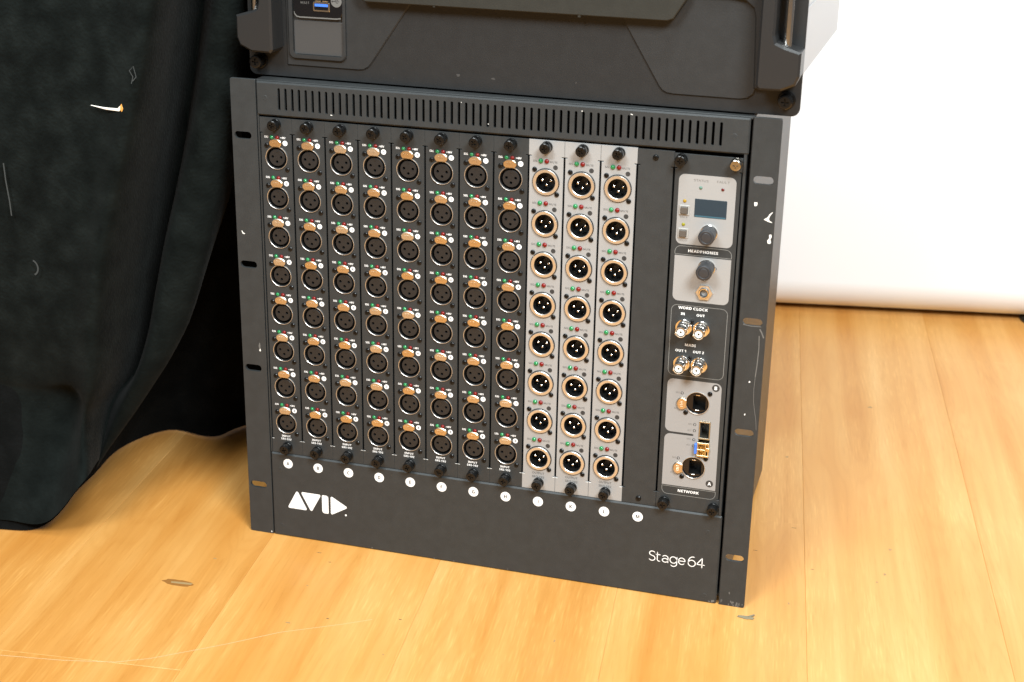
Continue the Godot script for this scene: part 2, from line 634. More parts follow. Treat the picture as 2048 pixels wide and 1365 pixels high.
func small_meshes() -> void:
	var mb := MB.new()                                # thumb screw: flange, neck, head with a cross recess
	mb.lathe([Vector2(5.0, 0), Vector2(5.0, 1.7), Vector2(4.6, 2.2), Vector2(3.9, 2.3), Vector2(3.9, 3.2), Vector2(4.4, 3.3), Vector2(4.7, 3.7), Vector2(4.7, 8.0), Vector2(4.45, 8.7), Vector2(3.9, 9.0), Vector2(3.2, 9.0)], 28)
	mb.sheet(circ(0, 0, 3.2, 28), [plus(2.3, 0.55)], 8.5, 9.0, 0.0, 5.0, 1.4)
	K.thumb = mb.mesh(M.black_screw)
	mb = MB.new()
	mb.lathe([Vector2(2.15, 0), Vector2(2.15, 0.35), Vector2(2.0, 0.75), Vector2(1.6, 1.15), Vector2(1.2, 1.3)], 16)
	mb.sheet(circ(0, 0, 1.2, 16), [plus(0.95, 0.25)], 1.2, 1.3, 0.0, 5.0, 0.7)
	K.bright_thumb = K.thumb.duplicate()
	K.bright_thumb.surface_set_material(0, M.steel_screw)
	K.screw = mb.mesh(M.black_screw)
	K.bright_screw = mb.mesh(M.steel_screw)
	mb = MB.new()                                     # countersunk screw: shallow cone with a cross
	mb.lathe([Vector2(2.3, 0.02), Vector2(2.1, 0.14), Vector2(1.5, 0.14)], 16)
	mb.sheet(circ(0, 0, 1.5, 16), [plus(1.2, 0.3)], 0.1, 0.14, 0.0, 5.0, 0.9)
	K.flat_screw = mb.mesh(M.paint)
	mb = MB.new()                                     # female connector shell
	mb.lathe([Vector2(10.5, 0), Vector2(10.5, 0.7), Vector2(10.33, 1.0), Vector2(10.08, 1.0), Vector2(9.9, 0.8), Vector2(9.9, 0.2)], 40)
	K.ring = mb.mesh(M.nickel)
	mb = MB.new()                                     # black cup and the insert with three contact holes
	mb.lathe([Vector2(9.9, 0.3), Vector2(9.65, 0.5), Vector2(9.3, 0.3), Vector2(9.2, -9.0), Vector2(0, -9.0)], 32)
	K.cup = mb.mesh(M.black_plastic)
	mb = MB.new()
	mb.lathe([Vector2(7.7, -9.0), Vector2(7.7, -0.9), Vector2(7.3, -0.4)], 32)
	mb.sheet(circ(0, 0, 7.3, 32), [circ(-4.05, 0.7, 1.25, 12), circ(4.05, 0.7, 1.25, 12), circ(0, -3.6, 1.25, 12)], -0.5, -0.4, 0.0, 5.0, 5.0)
	mb.lathe([Vector2(0.9, -0.4), Vector2(0.8, -0.1), Vector2(0.0, 0.0)], 10, Vector3(0, 5.6, 0))
	K.insert = mb.mesh(M.insert)
	mb = MB.new()                                     # release latch: rounded tab with raised ribs
	var o := PackedVector2Array()
	for p in arc(0, 0, 5.2, 3.2, 0, 180, 12):
		o.append(Vector2(p.x, maxf(p.y, 0.0) * 0.95 + 0.6))
	o.append_array(PackedVector2Array([Vector2(-5.0, -1.0), Vector2(-3.6, -2.6), Vector2(3.6, -2.6), Vector2(5.0, -1.0)]))
	mb.sheet(o, [], 0.0, 2.2, 0.7, 3.0)
	for i in 4:
		mb.box(Vector3(-2.9 + i * 1.5, -0.7, 2.1), Vector3(-2.0 + i * 1.5, 1.6, 2.5), 0.15)
	K.latch = mb.mesh(M.latch)
	K.latches = [K.latch, mb.mesh(M.latch_worn), mb.mesh(M.latch_gold)]
	for a: Array in [["green", 1.75], ["red", 1.75], ["green", 2.05], ["red", 2.05]]:
		mb = MB.new()
		mb.lathe(dome(a[1], a[1] * 0.85, 0.3), 16)
		K[a[0] + ("_big" if a[1] > 2.0 else "")] = mb.mesh(M[a[0]])
	for a: Array in [["dim_green", 1.35], ["dark_red", 1.35], ["amber", 1.5], ["lime", 1.5]]:
		mb = MB.new()
		mb.lathe(dome(a[1], 0.8, 0.2), 14)
		K[a[0]] = mb.mesh(M[a[0]])
	mb = MB.new()
	mb.lathe([Vector2(1.3, 0.25), Vector2(1.2, 0.3), Vector2(0.9, 0.1), Vector2(0.0, -0.4)], 12)
	K.hole_led = mb.mesh(M.gloss_black)
	for a: Array in [["badge_white", 2.3, "white_ink"], ["badge_dark", 2.05, "dark_ink"], ["letter_badge", 4.75, "white_ink"], ["badge_ab", 3.3, "dark_ink"]]:
		mb = MB.new()
		mb.lathe([Vector2(a[1], 0.0), Vector2(a[1], 0.1), Vector2(0, 0.1)], 28)
		K[a[0]] = mb.mesh(M[a[2]])
	mb = MB.new()                                     # male connector: wide flange, thin black rim
	mb.lathe([Vector2(11.25, 0.2), Vector2(11.25, 1.5), Vector2(10.9, 1.9), Vector2(8.75, 1.9), Vector2(8.4, 1.6), Vector2(8.4, -12)], 44)
	K.flange = mb.mesh(M.nickel)
	mb = MB.new()
	mb.lathe([Vector2(11.85, 0.0), Vector2(11.85, 0.6), Vector2(11.3, 0.6)], 44)
	mb.lathe([Vector2(8.35, 1.0), Vector2(8.25, 1.0), Vector2(8.2, -12.0), Vector2(0, -12.0)], 32)
	var first := mb.v.size()
	mb.box(Vector3(-1.6, -0.8, -12), Vector3(1.6, 0.9, 0.8), 0.2)
	mb.turn_since(first, Transform3D(Basis(Vector3(0, 0, 1), -0.72), Vector3(5.6, 6.2, 0)))
	K.male_cup = mb.mesh(M.black_plastic)
	mb = MB.new()
	for p: Vector2 in [Vector2(-3.9, 0.9), Vector2(3.9, 0.9), Vector2(0, -3.1)]:
		mb.lathe([Vector2(1.25, -12), Vector2(1.25, -2.4), Vector2(1.05, -1.8), Vector2(0.6, -1.45), Vector2(0, -1.35)], 14, Vector3(p.x, p.y, 0))
	K.pins = mb.mesh(M.nickel_bright)

# card outline with the two pairs of side notches; local x from the card centre, y absolute
func card_outline(w: float, y0: float, y1: float) -> PackedVector2Array:
	var a := w / 2
	var b := a - 0.75
	var t := a - 2.3
	return PackedVector2Array([
		Vector2(-a, y0), Vector2(a, y0), Vector2(a, 102.2), Vector2(t, 102.2), Vector2(t, 103.2), Vector2(b, 103.2),
		Vector2(b, 396.3), Vector2(t, 396.3), Vector2(t, 397.5), Vector2(a, 397.5), Vector2(a, y1),
		Vector2(-a, y1), Vector2(-a, 397.5), Vector2(-t, 397.5), Vector2(-t, 396.3), Vector2(-b, 396.3),
		Vector2(-b, 103.2), Vector2(-t, 103.2), Vector2(-t, 102.2), Vector2(-a, 102.2)])

func rows() -> Array:
	var r := []
	for i in 8:
		r.append(lerpf(375.0, 119.2, i / 7.0))
	return r

func digit(k: int, h: float, bold: bool, m: Material) -> Mesh:
	var key := "digit%d%s" % [k, bold]
	if not K.has(key):
		var mb := MB.new()
		text(mb, str(k), 0, 0, h, 0, -1.0, bold)
		K[key] = mb.mesh(m)
	return K[key]

func make_input_card(root: Node, plate: Mesh, x: float) -> void:
	var card := put("input_card", plate, root, Vector3(x, 0, 0))
	var ink := MB.new()
	var k := 0
	for y: float in rows():
		k += 1
		put("connector_ring", K.ring, card, Vector3(0, y, 0))
		put("connector_cup", K.cup, card, Vector3(0, y, 0))
		put("socket_insert", K.insert, card, Vector3(0, y, rng.randf_range(-0.5, 0.0))).rotation.z = rng.randf_range(-0.05, 0.05)
		put("release_latch", K.latches[rng.randi() % 3], card, Vector3(-0.6 + rng.randf_range(-0.2, 0.2), y + 13.0 + rng.randf_range(-0.25, 0.25), 0.2)).rotation.z = rng.randf_range(-0.03, 0.03)
		put("green_led", K.green, card, Vector3(-4.0, y + 18.3, 0))
		put("red_led", K.red, card, Vector3(1.2, y + 18.4, 0))
		var s := put("screw", K.screw, card, Vector3(-9.2, y + 10.8, 0.0))
		s.rotation.z = rng.randf() * TAU
		s = put("screw", K.screw, card, Vector3(10.0, y - 10.0, 0.0))
		s.rotation.z = rng.randf() * TAU
		put("number_badge", K.badge_white, card, Vector3(8.5, y + 13.7, 0))
		text(ink, "SIG", -9.3, y + 18.4, 1.75, 0.1, 3.6)
		text(ink, "+48V", 6.6, y + 18.5, 1.75, 0.1, 5.0)
		put("badge_number", digit(k, 2.3, true, M.digit_ink), card, Vector3(8.5, y + 13.7, 0.16))
	text(ink, "INPUT", -0.9, 105.7, 1.9, 0.1, 8.8)
	text(ink, "SRI-192", -0.9, 102.7, 1.9, 0.1, 10.4)
	part("lettering", ink, M.white_ink, card)
	bare_edges(card, 15.2)
	put("thumb_screw", K.thumb, card, Vector3(0.2, 405.3, 0)).rotation.z = rng.randf() * TAU
	put("thumb_screw", K.thumb, card, Vector3(0.2, 94.8, 0)).rotation.z = rng.randf() * TAU

func make_output_card(root: Node, plate: Mesh, x: float) -> void:
	var card := put("output_card", plate, root, Vector3(x, 0, 0))
	var ink := MB.new()
	var k := 0
	for y: float in rows():
		k += 1
		put("connector_flange", K.flange, card, Vector3(0, y, 0))
		put("connector_cup", K.male_cup, card, Vector3(0, y, 0))
		put("contact_pins", K.pins, card, Vector3(0, y, 0))
		put("green_led", K.green_big, card, Vector3(-4.8, y + 17.9, 0))
		put("red_led", K.red_big, card, Vector3(0.4, y + 17.9, 0))
		put("screw", K.screw, card, Vector3(-10.1, y + 10.3, 0)).rotation.z = rng.randf() * TAU
		put("screw", K.screw, card, Vector3(9.7, y - 10.2, 0)).rotation.z = rng.randf() * TAU
		put("number_badge", K.badge_dark, card, Vector3(8.0, y + 13.0, 0))
		text(ink, "SIG", -9.7, y + 17.6, 1.6, 0.1, 3.6, false)
		text(ink, "MUTE", 6.4, y + 17.5, 1.6, 0.1, 6.4, false)
		put("badge_number", digit(k, 2.6, true, M.white_ink), card, Vector3(8.0, y + 13.0, 0.16))
	text(ink, "OUTPUT", -0.3, 104.2, 2.0, 0.1, 11.2, false)
	text(ink, "SRO-192", -0.3, 100.5, 2.0, 0.1, 11.4, false)
	part("lettering", ink, M.dark_ink, card)
	bare_edges(card, 15.2)
	put("thumb_screw", K.thumb, card, Vector3(0.2, 405.3, 0)).rotation.z = rng.randf() * TAU
	put("thumb_screw", K.thumb, card, Vector3(0.2, 94.8, 0)).rotation.z = rng.randf() * TAU

func bare_edges(card: Node, half: float) -> void:
	var mb := MB.new()
	for sd: float in [-1.0, 1.0]:
		mb.box(Vector3(minf(sd * half, sd * (half - 2.2)), 101.75, -1.5), Vector3(maxf(sd * half, sd * (half - 2.2)), 102.25, 0.06), 0.12)
	part("bare_edge", mb, M.chip, card)

# ------------------------------------------------------------------ the lower unit
func make_rack() -> void:
	rng.seed = 77
	var root := thing("stage_rack", "tall dark grey lower rack unit with rows of round audio sockets, standing on wood floor", "rack unit")
	# chassis: open-fronted sheet box
	var mb := MB.new()
	mb.box(Vector3(24.6, 441.2, -284), Vector3(459.2, 443.4, -1.2), 0.4)
	mb.box(Vector3(24.6, 6.5, -284), Vector3(459.2, 8.5, -4))
	mb.box(Vector3(24.6, 8.5, -284), Vector3(459.2, 441.2, -281.5))
	part("chassis", mb, M.paint, root)
	mb = MB.new()
	mb.box(Vector3(458.9, 6.0, -284), Vector3(460.6, 443.2, -2.2), 0.3)
	part("side_panel", mb, M.side, root)
	mb = MB.new()
	mb.box(Vector3(22.6, 6.0, -284), Vector3(24.4, 443.2, -2.2), 0.3)
	part("side_panel", mb, M.side, root)
	# inner rails on both sides of the cards, and the dark card cage behind
	for a: Array in [[25.0, 26.3], [453.8, 456.2]]:
		mb = MB.new()
		mb.box(Vector3(a[0], 87.5, -14), Vector3(a[1], 414.0, 0.6), 0.25)
		part("frame_rail", mb, M.paint, root)
	mb = MB.new()
	mb.box(Vector3(25, 9, -90), Vector3(458.5, 441, -88))
	part("card_cage", mb, M.dark, root)
	# rack ears with four slots each
	for side in 2:
		mb = MB.new()
		var x0 := 0.0 if side == 0 else 459.8
		var x1 := 24.2 if side == 0 else 482.6
		var sx := 10.6 if side == 0 else 470.9
		var holes := []
		for y: float in ([393.2, 273.2, 171.8, 51.0] if side == 0 else [392.6, 271.0, 169.9, 48.6]):
			holes.append(stadium(sx, y, 16.4, 6.6))
		mb.sheet(rr(x0 + 0.3, 0.3, x1 - 0.3, 443.4, [1.5, 0.4, 0.4, 1.5] if side == 0 else [0.4, 1.5, 1.5, 0.4], 4), holes, -2.0, 1.0, 0.3, 3.0)
		mb.sheet(rr(x0 + 0.3, 0.3, x1 - 0.3, 443.4, 0.4, 2), holes, -1.9, -2.0, 0.0, 3.0)
		var ear := part("rack_ear", mb, M.paint, root)
		var chip := MB.new()
		var dull := MB.new()
		if side == 0:
			chip.sheet(PackedVector2Array([Vector2(4.8, 304.8), Vector2(6.0, 304.4), Vector2(6.6, 303.0), Vector2(8.4, 302.4), Vector2(7.6, 301.6), Vector2(5.8, 302.0)]), [], 1.0, 1.08)
			chip.sheet(blob(18.3, 190.4, 1.0, 1.2, 8), [], 1.0, 1.08)
			dull.sheet(blob(17.9, 194.4, 0.7, 3.0, 8, 0.3), [], 1.0, 1.06)
			chip.sheet(blob(22.4, 2.2, 0.7, 0.7, 7), [], 1.0, 1.08)
		else:
			chip.sheet(blob(466.1, 372.8, 1.3, 1.5, 9), [], 1.0, 1.08)
			chip.sheet(PackedVector2Array([Vector2(473.6, 360.2), Vector2(477.3, 358.6), Vector2(480.6, 358.0), Vector2(480.4, 358.6), Vector2(478.2, 359.7), Vector2(477.8, 361.6), Vector2(478.9, 364.4), Vector2(480.6, 366.6), Vector2(480.2, 367.0), Vector2(477.9, 365.0), Vector2(476.6, 362.4)]), [], 1.0, 1.08, 0.0, 1.0)
			chip.sheet(PackedVector2Array([Vector2(478.2, 340.4), Vector2(480.4, 340.2), Vector2(480.9, 341.6), Vector2(480.2, 344.2), Vector2(481.3, 346.2), Vector2(480.6, 348.2), Vector2(478.9, 347.8), Vector2(479.2, 345.0), Vector2(477.7, 342.6)]), [], 1.0, 1.08, 0.0, 1.0)
			chip.sheet(blob(472.1, 217.3, 0.8, 0.8, 7), [], 1.0, 1.08)
			chip.sheet(blob(470.3, 187.0, 0.7, 0.8, 7), [], 1.0, 1.08)
			dull.ribbon(PackedVector2Array([Vector2(477.4, 265.5), Vector2(479.2, 262.5), Vector2(481.2, 257.9)]), 1.1, 1.06)
			dull.ribbon(PackedVector2Array([Vector2(477.3, 259.5), Vector2(477.9, 248.4), Vector2(477.4, 233.0), Vector2(476.7, 222.5)]), 0.8, 1.06)
			dull.ribbon(PackedVector2Array([Vector2(476.7, 222.5), Vector2(476.3, 211), Vector2(476.9, 199.7), Vector2(478.6, 190), Vector2(480.0, 183.3), Vector2(481.0, 173.9)]), 0.4, 1.06)
			dull.sheet(blob(468.6, 13.4, 0.8, 1.6, 8), [], 1.0, 1.06)
			for i in 13:
				dull.sheet(blob(rng.randf_range(461.5, 481.0), rng.randf_range(0.8, 5.0), rng.randf_range(0.3, 0.9), rng.randf_range(0.6, 2.0), 7), [], 1.0, 1.06)
			dull.ribbon(PackedVector2Array([Vector2(463.2, 268.2), Vector2(470, 267.4), Vector2(478.4, 267.7)]), 0.6, 1.06)
		part("paint_chip", chip, M.chip, ear)
		part("paint_scuff", dull, M.chip_dull, ear)
	# vent panel with 62 slots
	mb = MB.new()
	var vents := []
	for i in 62:
		vents.append(stadium(46.8 + i * 6.351, 427.9, 2.35, 19.6, 4))
	mb.sheet(rr(26.3, 413.9, 456.1, 441.2, 0.3, 2), vents, -0.6, 1.6, 1.3, 2.2)
	var vent := part("vent_panel", mb, M.paint, root)
	put("screw", K.flat_screw, vent, Vector3(33.6, 428.3, 1.6))
	put("screw", K.flat_screw, vent, Vector3(445.4, 427.0, 1.6))
	var chips := MB.new()
	for p: Array in [[96, 417.6, 0.8, 0.5], [360.3, 438.4, 0.9, 0.5], [318.6, 438.0, 0.5, 0.4], [214, 437.6, 0.4, 0.5], [238, 421, 0.35, 0.6]]:
		chips.sheet(blob(p[0], p[1], p[2], p[3], 8), [], 1.6, 1.66)
	part("paint_chip", chips, M.chip, vent)
	# lower blank panel with its print
	mb = MB.new()
	mb.sheet(rr(26.3, 1.3, 456.1, 86.3, 0.3, 2), [], -0.6, 1.6, 1.3, 6.0)
	var low := part("lower_panel", mb, M.paint, root)
	for p: Vector2 in [Vector2(34.4, 70.7), Vector2(33.7, 10.8), Vector2(445.6, 70.4), Vector2(446.6, 6.8)]:
		put("screw", K.flat_screw, low, Vector3(p.x, p.y, 1.6))
	var letters := "ABCDEFGHJKLM"
	var lm := MB.new()
	for i in 12:
		var x := 42.6 + i * 30.87
		var y := 77.9 - i * 0.18
		put("letter_badge", K.letter_badge, low, Vector3(x, y, 1.6))
		lm = MB.new()
		text(lm, letters[i], x, y, 3.3, 1.78)
		part("badge_letter", lm, M.digit_ink, low)
	mb = MB.new()
	for tri: Array in [[Vector2(40.6, 31.3), Vector2(61.2, 31.3), Vector2(50.9, 51.2)], [Vector2(54.6, 50.0), Vector2(65.2, 30.1), Vector2(75.8, 50.0)], [Vector2(85.4, 30.2), Vector2(103.0, 40.5), Vector2(85.4, 50.6)]]:
		mb.sheet(rounded(tri, 1.3), [], 1.6, 1.7, 0.0, 30.0)
	mb.sheet(rr(76.5, 31.1, 83.1, 50.0, [2.6, 1.0, 2.6, 1.0], 5), [], 1.6, 1.7)
	mb.sheet(circ(100.7, 32.4, 0.95, 14), [], 1.6, 1.7)
	part("emblem", mb, M.white_ink, low)
	mb = MB.new()
	stage_lettering(mb, 1.72)
	part("lettering", mb, M.white_ink, low)
	var lowchip := MB.new()
	for p: Array in [[454.0, 2.4, 1.6, 1.6], [451.2, 1.8, 1.0, 0.8], [127.0, 2.0, 0.8, 0.5], [190, 1.4, 0.7, 0.4], [209, 1.6, 0.6, 0.4], [262, 2, 0.5, 0.4]]:
		lowchip.sheet(blob(p[0], p[1], p[2], p[3], 8), [], 1.6, 1.66)
	part("paint_scuff", lowchip, M.chip_dull, low)
	# cards
	var holes_in := []
	var holes_out := []
	for y: float in rows():
		holes_in.append(circ(0, y, 9.85, 32))
		holes_out.append(circ(0, y, 8.3, 32))
	mb = MB.new()
	mb.sheet(card_outline(30.45, 88.0, 410.6), holes_in, -1.6, 0.0, 0.18, 1.6)
	var in_plate := mb.mesh(M.paint)
	mb = MB.new()
	mb.sheet(card_outline(30.45, 88.0, 410.6), holes_out, -1.6, 0.0, 0.18, 1.6)
	var out_plate := mb.mesh(M.silver)
	for i in 8:
		make_input_card(root, in_plate, 41.95 + i * 30.87)
	for i in 3:
		make_output_card(root, out_plate, 288.95 + i * 31.05)
	mb = MB.new()
	mb.sheet(card_outline(30.3, 88.0, 410.2), [], -1.6, 0.0, 0.18, 1.6)
	var blank := part("blank_card", mb, M.paint, root, Vector3(382.0, 0, 0))
	put("screw", K.screw, blank, Vector3(-0.2, 404.0, 0)).scale = Vector3.ONE * 1.15
	put("screw", K.screw, blank, Vector3(-0.3, 93.4, 0)).scale = Vector3.ONE * 1.15
	make_control_module(root)

func rounded(tri: Array, r: float) -> PackedVector2Array:
	var o := PackedVector2Array()
	for i in 3:
		var p: Vector2 = tri[i]
		var a: Vector2 = ((tri[(i + 2) % 3] as Vector2) - p).normalized()
		var b: Vector2 = ((tri[(i + 1) % 3] as Vector2) - p).normalized()
		var half := acos(clampf(a.dot(b), -1, 1)) / 2
		var c := p + (a + b).normalized() * (r / sin(half))
		var s := (p + a * (r / tan(half)) - c).angle()
		var e := (p + b * (r / tan(half)) - c).angle()
		var d := wrapf(e - s, -PI, PI)
		for k in 6:
			o.append(c + Vector2.from_angle(s + d * k / 5.0) * r)
	return o if Geometry2D.is_polygon_clockwise(o) == false else reversed(o)

func reversed(p: PackedVector2Array) -> PackedVector2Array:
	var q := p.duplicate()
	q.reverse()
	return q

func stage_lettering(mb: MB, z: float) -> void:
	var w := 0.78
	var b := 34.5
	# S
	var s := arc(397.3, 41.75, 2.55, 2.15, 30, 250, 14)
	s.append_array(arc(397.2, 36.95, 2.75, 2.45, 80, -150, 16))
	mb.ribbon(s, w, z, false, true)
	# t
	var t := PackedVector2Array([Vector2(402.0, 43.4), Vector2(402.0, 37.0)])
	t.append_array(arc(404.0, 36.6, 2.0, 2.0, 190, 285, 8))
	mb.ribbon(t, w, z, false, true)
	mb.ribbon(PackedVector2Array([Vector2(400.8, 41.2), Vector2(404.5, 41.2)]), w, z, false, true)
	# a
	var a := arc(409.2, 39.0, 2.6, 2.2, 150, 0, 12)
	a.append(Vector2(411.8, b))
	mb.ribbon(a, w, z, false, true)
	mb.ribbon(arc(409.2, 36.5, 2.55, 1.85, 0, 360, 24), w, z, true)
	# g
	mb.ribbon(arc(416.7, 38.0, 3.1, 3.2, 0, 345, 24), w, z, true)
	var g := PackedVector2Array([Vector2(419.85, 41.2), Vector2(419.85, 34.4)])
	g.append_array(arc(416.9, 34.3, 2.95, 2.7, 0, -140, 12))
	mb.ribbon(g, w, z, false, true)
	# e
	var e := PackedVector2Array([Vector2(421.4, 38.1), Vector2(427.3, 38.1)])
	e.append_array(arc(424.3, 38.0, 3.0, 3.25, 6, 318, 26))
	mb.ribbon(e, w, z, false, true)
	# 6
	mb.ribbon(arc(433.4, 37.5, 3.2, 3.1, 0, 345, 24), w, z, true)
	var six := arc(434.4, 38.6, 4.2, 5.4, 186, 78, 14)
	mb.ribbon(six, w, z, false, true)
	# 4
	mb.ribbon(PackedVector2Array([Vector2(442.6, b), Vector2(442.6, 43.9)]), w, z, false, true)
	mb.ribbon(PackedVector2Array([Vector2(442.3, 43.7), Vector2(437.7, 37.3)]), w, z, false, true)
	mb.ribbon(PackedVector2Array([Vector2(437.7, 37.3), Vector2(444.9, 37.3)]), w, z, false, true)

func make_control_module(root: Node) -> void:
	var mb := MB.new()
	var ox := 425.5
	mb.sheet(card_outline(55.6, 88.0, 409.0), [circ(429.0 - ox, 191.7, 9.85, 32), circ(428.9 - ox, 130.6, 9.85, 32), rr(431.8 - ox, 143.6, 441.7 - ox, 175.6, 0.2, 1)], -1.6, 0.0, 0.18, 1.6)
	var m := part("control_module", mb, M.paint, root, Vector3(ox, 0, 0))
	# printed silver fields
	mb = MB.new()
	mb.sheet(rr(402.0 - ox, 332.6, 449.4 - ox, 392.4, 5.0), [], 0.0, 0.08)
	part("silver_field", mb, M.silver, m)
	mb = MB.new()
	mb.sheet(rr(402.0 - ox, 282.8, 449.5 - ox, 322.6, [5, 5, 0, 0]), [], 0.0, 0.08)
	part("silver_field", mb, M.silver, m)
	mb = MB.new()
	var p := PackedVector2Array([Vector2(402, 110.9), Vector2(449.5, 110.9)])
	p.append_array(rr(402, 162.3, 449.0, 211.8, 5.0).slice(14, 28))
	p.append_array(arc(407, 167.3, 5, 5, 180, 270, 5))
	p.append_array(PackedVector2Array([Vector2(426.3, 162.3), Vector2(427.1, 161.9), Vector2(427.4, 161.3), Vector2(427.1, 160.7), Vector2(426.3, 160.3)]))
	p.append_array(arc(407, 155.3, 5, 5, 90, 180, 5))
	for i in p.size():
		p[i].x -= ox
	mb.sheet(p, [circ(429.0 - ox, 191.7, 9.85, 32), circ(428.9 - ox, 130.6, 9.85, 32), rr(431.8 - ox, 143.6, 441.7 - ox, 175.6, 0.2, 1)], 0.0, 0.08, 0.0, 1.6)
	part("silver_field", mb, M.grey_print, m)
	# printed outlines
	mb = MB.new()
	for a: PackedVector2Array in [rr(402 - ox, 323.7, 449.4 - ox, 331.0, [0.3, 0.3, 5, 5]), rr(401.8 - ox, 215.3, 449.5 - ox, 279.1, 5.0), rr(402.2 - ox, 102.2, 449.8 - ox, 109.8, [5, 5, 0.3, 0.3])]:
		mb = MB.new()
		mb.ribbon(a, 0.42, 0.09, true)
		part("printed_outline", mb, M.line_ink, m)
	# lettering
	mb = MB.new()
	text(mb, "HEADPHONES", 425.6 - ox, 327.3, 2.4, 0.1, 25.0)
	text(mb, "WORD CLOCK", 420.2 - ox, 276.8, 2.4, 0.1, 25.0)
	text(mb, "IN", 411.7 - ox, 271.4, 2.2, 0.1, 3.3)
	text(mb, "OUT", 427.0 - ox, 271.4, 2.2, 0.1, 7.0)
	text(mb, "MADI", 419.8 - ox, 243.8, 2.3, 0.1, 9.2)
	text(mb, "OUT 1", 411.8 - ox, 238.1, 2.2, 0.1, 9.2)
	text(mb, "OUT 2", 427.1 - ox, 238.2, 2.2, 0.1, 9.4)
	text(mb, "NETWORK", 425.9 - ox, 106.5, 2.5, 0.1, 18.6)
	text(mb, "B", 444.0 - ox, 207.4, 3.2, 0.2)
	text(mb, "A", 444.0 - ox, 117.0, 3.2, 0.2)
	part("lettering", mb, M.white_ink, m)
	mb = MB.new()
	text(mb, "STATUS", 420.4 - ox, 387.8, 1.9, 0.12, 12.0, false)
	text(mb, "FAULT", 438.7 - ox, 388.0, 1.9, 0.12, 10.4, false)
	text(mb, "BACK", 407.8 - ox, 355.9, 1.5, 0.12, 6.3, false)
	text(mb, "SOLO", 407.8 - ox, 335.8, 1.5, 0.12, 6.9, false)
	for a: Array in [["SIG", 411.4, 199.5], ["ACT", 410.6, 184.6], ["SIG", 424.0, 171.3], ["ACT", 423.6, 165.4], ["SIG", 423.4, 157.4], ["ACT", 423.4, 151.6], ["SIG", 411.6, 138.0], ["ACT", 410.8, 123.6]]:
		text(mb, a[0], a[1] - ox, a[2], 1.5, 0.12, 3.4, false)
	part("lettering", mb, M.pale_dark_ink, m)
	put("letter_badge", K.badge_ab, m, Vector3(444.0 - ox, 207.4, 0.06))
	put("letter_badge", K.badge_ab, m, Vector3(444.0 - ox, 117.0, 0.06))
	# leds
	put("status_led", K.dim_green, m, Vector3(420.4 - ox, 381.8, 0))
	put("fault_led", K.dark_red, m, Vector3(438.6 - ox, 381.8, 0))
	put("yellow_led", K.amber, m, Vector3(407.8 - ox, 369.7, 0))
	put("yellow_led", K.lime, m, Vector3(407.8 - ox, 349.6, 0))
	for a: Vector2 in [Vector2(415.3, 199.4), Vector2(415.9, 184.6), Vector2(427.9, 171.5), Vector2(427.9, 165.7), Vector2(427.9, 157.1), Vector2(427.8, 151.3), Vector2(415.3, 137.8), Vector2(415.6, 123.4)]:
		put("link_led", K.hole_led, m, Vector3(a.x - ox, a.y, 0))
	# display
	mb = MB.new()
	mb.sheet(rr(416.3 - ox, 356.9, 442.8 - ox, 372.3, 0.4, 2), [], 0.0, 0.25, 0.1)
	part("display", mb, M.lcd, m)
	mb = MB.new()
	mb.sheet(rr(416.9 - ox, 357.2, 442.2 - ox, 358.4, 0.2, 2), [], 0.2, 0.3)
	part("display_edge", mb, M.lcd_edge, m)
	# push buttons in pale frames
	for y: float in [361.8, 342.0]:
		mb = MB.new()
		mb.sheet(rr(403.8 - ox, y - 4.0, 412.0 - ox, y + 4.0, 0.4, 2), [rr(404.8 - ox, y - 3.1, 411.0 - ox, y + 3.1, 0.2, 1)], 0.0, 0.9, 0.3, 1.0)
		part("button_frame", mb, M.button_frame, m)
		mb = MB.new()
		mb.box(Vector3(405.0 - ox, y - 2.9, 0.1), Vector3(410.8 - ox, y + 2.9, 2.4), 0.4)
		part("push_button", mb, M.button, m)
	# rotary knobs
	for a: Array in [[429.4, 343.9, 15.0], [429.4, 313.9, 16.0]]:
		mb = MB.new()
		mb.lathe([Vector2(6.7, 1.2), Vector2(6.7, a[2] - 1.0), Vector2(6.2, a[2] - 0.3), Vector2(5.4, a[2]), Vector2(4.6, a[2]), Vector2(4.2, a[2] - 0.5), Vector2(3.6, a[2] - 0.25), Vector2(0, a[2] - 0.1)], 32)
		var kn := part("rotary_knob", mb, M.knob, m, Vector3(a[0] - ox, a[1], 0))
		kn.rotation.z = 0.3
		mb = MB.new()
		mb.lathe([Vector2(7.3, 0), Vector2(7.3, 1.0), Vector2(6.9, 1.4), Vector2(5, 1.4)], 32)
		part("knob_collar", mb, M.nickel_bright, m, Vector3(a[0] - ox, a[1], 0))
	put("link_led", K.hole_led, m, Vector3(436.6 - ox, 313.8, 0))
	# headphone jack: hexagon nut and bright sleeve
	mb = MB.new()
	mb.sheet(circ(0, 0, 7.0, 6), [circ(0, 0, 4.6, 24)], 0.0, 1.8, 0.35, 2.0)
	part("jack_nut", mb, M.nickel, m, Vector3(428.8 - ox, 292.3, 0))
	mb = MB.new()
	mb.lathe([Vector2(4.6, 0), Vector2(4.6, 3.6), Vector2(4.2, 4.0), Vector2(3.6, 4.0), Vector2(3.2, 3.6), Vector2(3.2, -14), Vector2(0, -14)], 24)
	part("jack_sleeve", mb, M.nickel_bright, m, Vector3(428.8 - ox, 292.3, 0))
	mb = MB.new()
	mb.lathe([Vector2(3.19, 2.4), Vector2(3.1, 2.4), Vector2(3.0, -12), Vector2(0, -12)], 20)
	part("jack_bore", mb, M.gloss_black, m, Vector3(428.8 - ox, 292.3, 0))
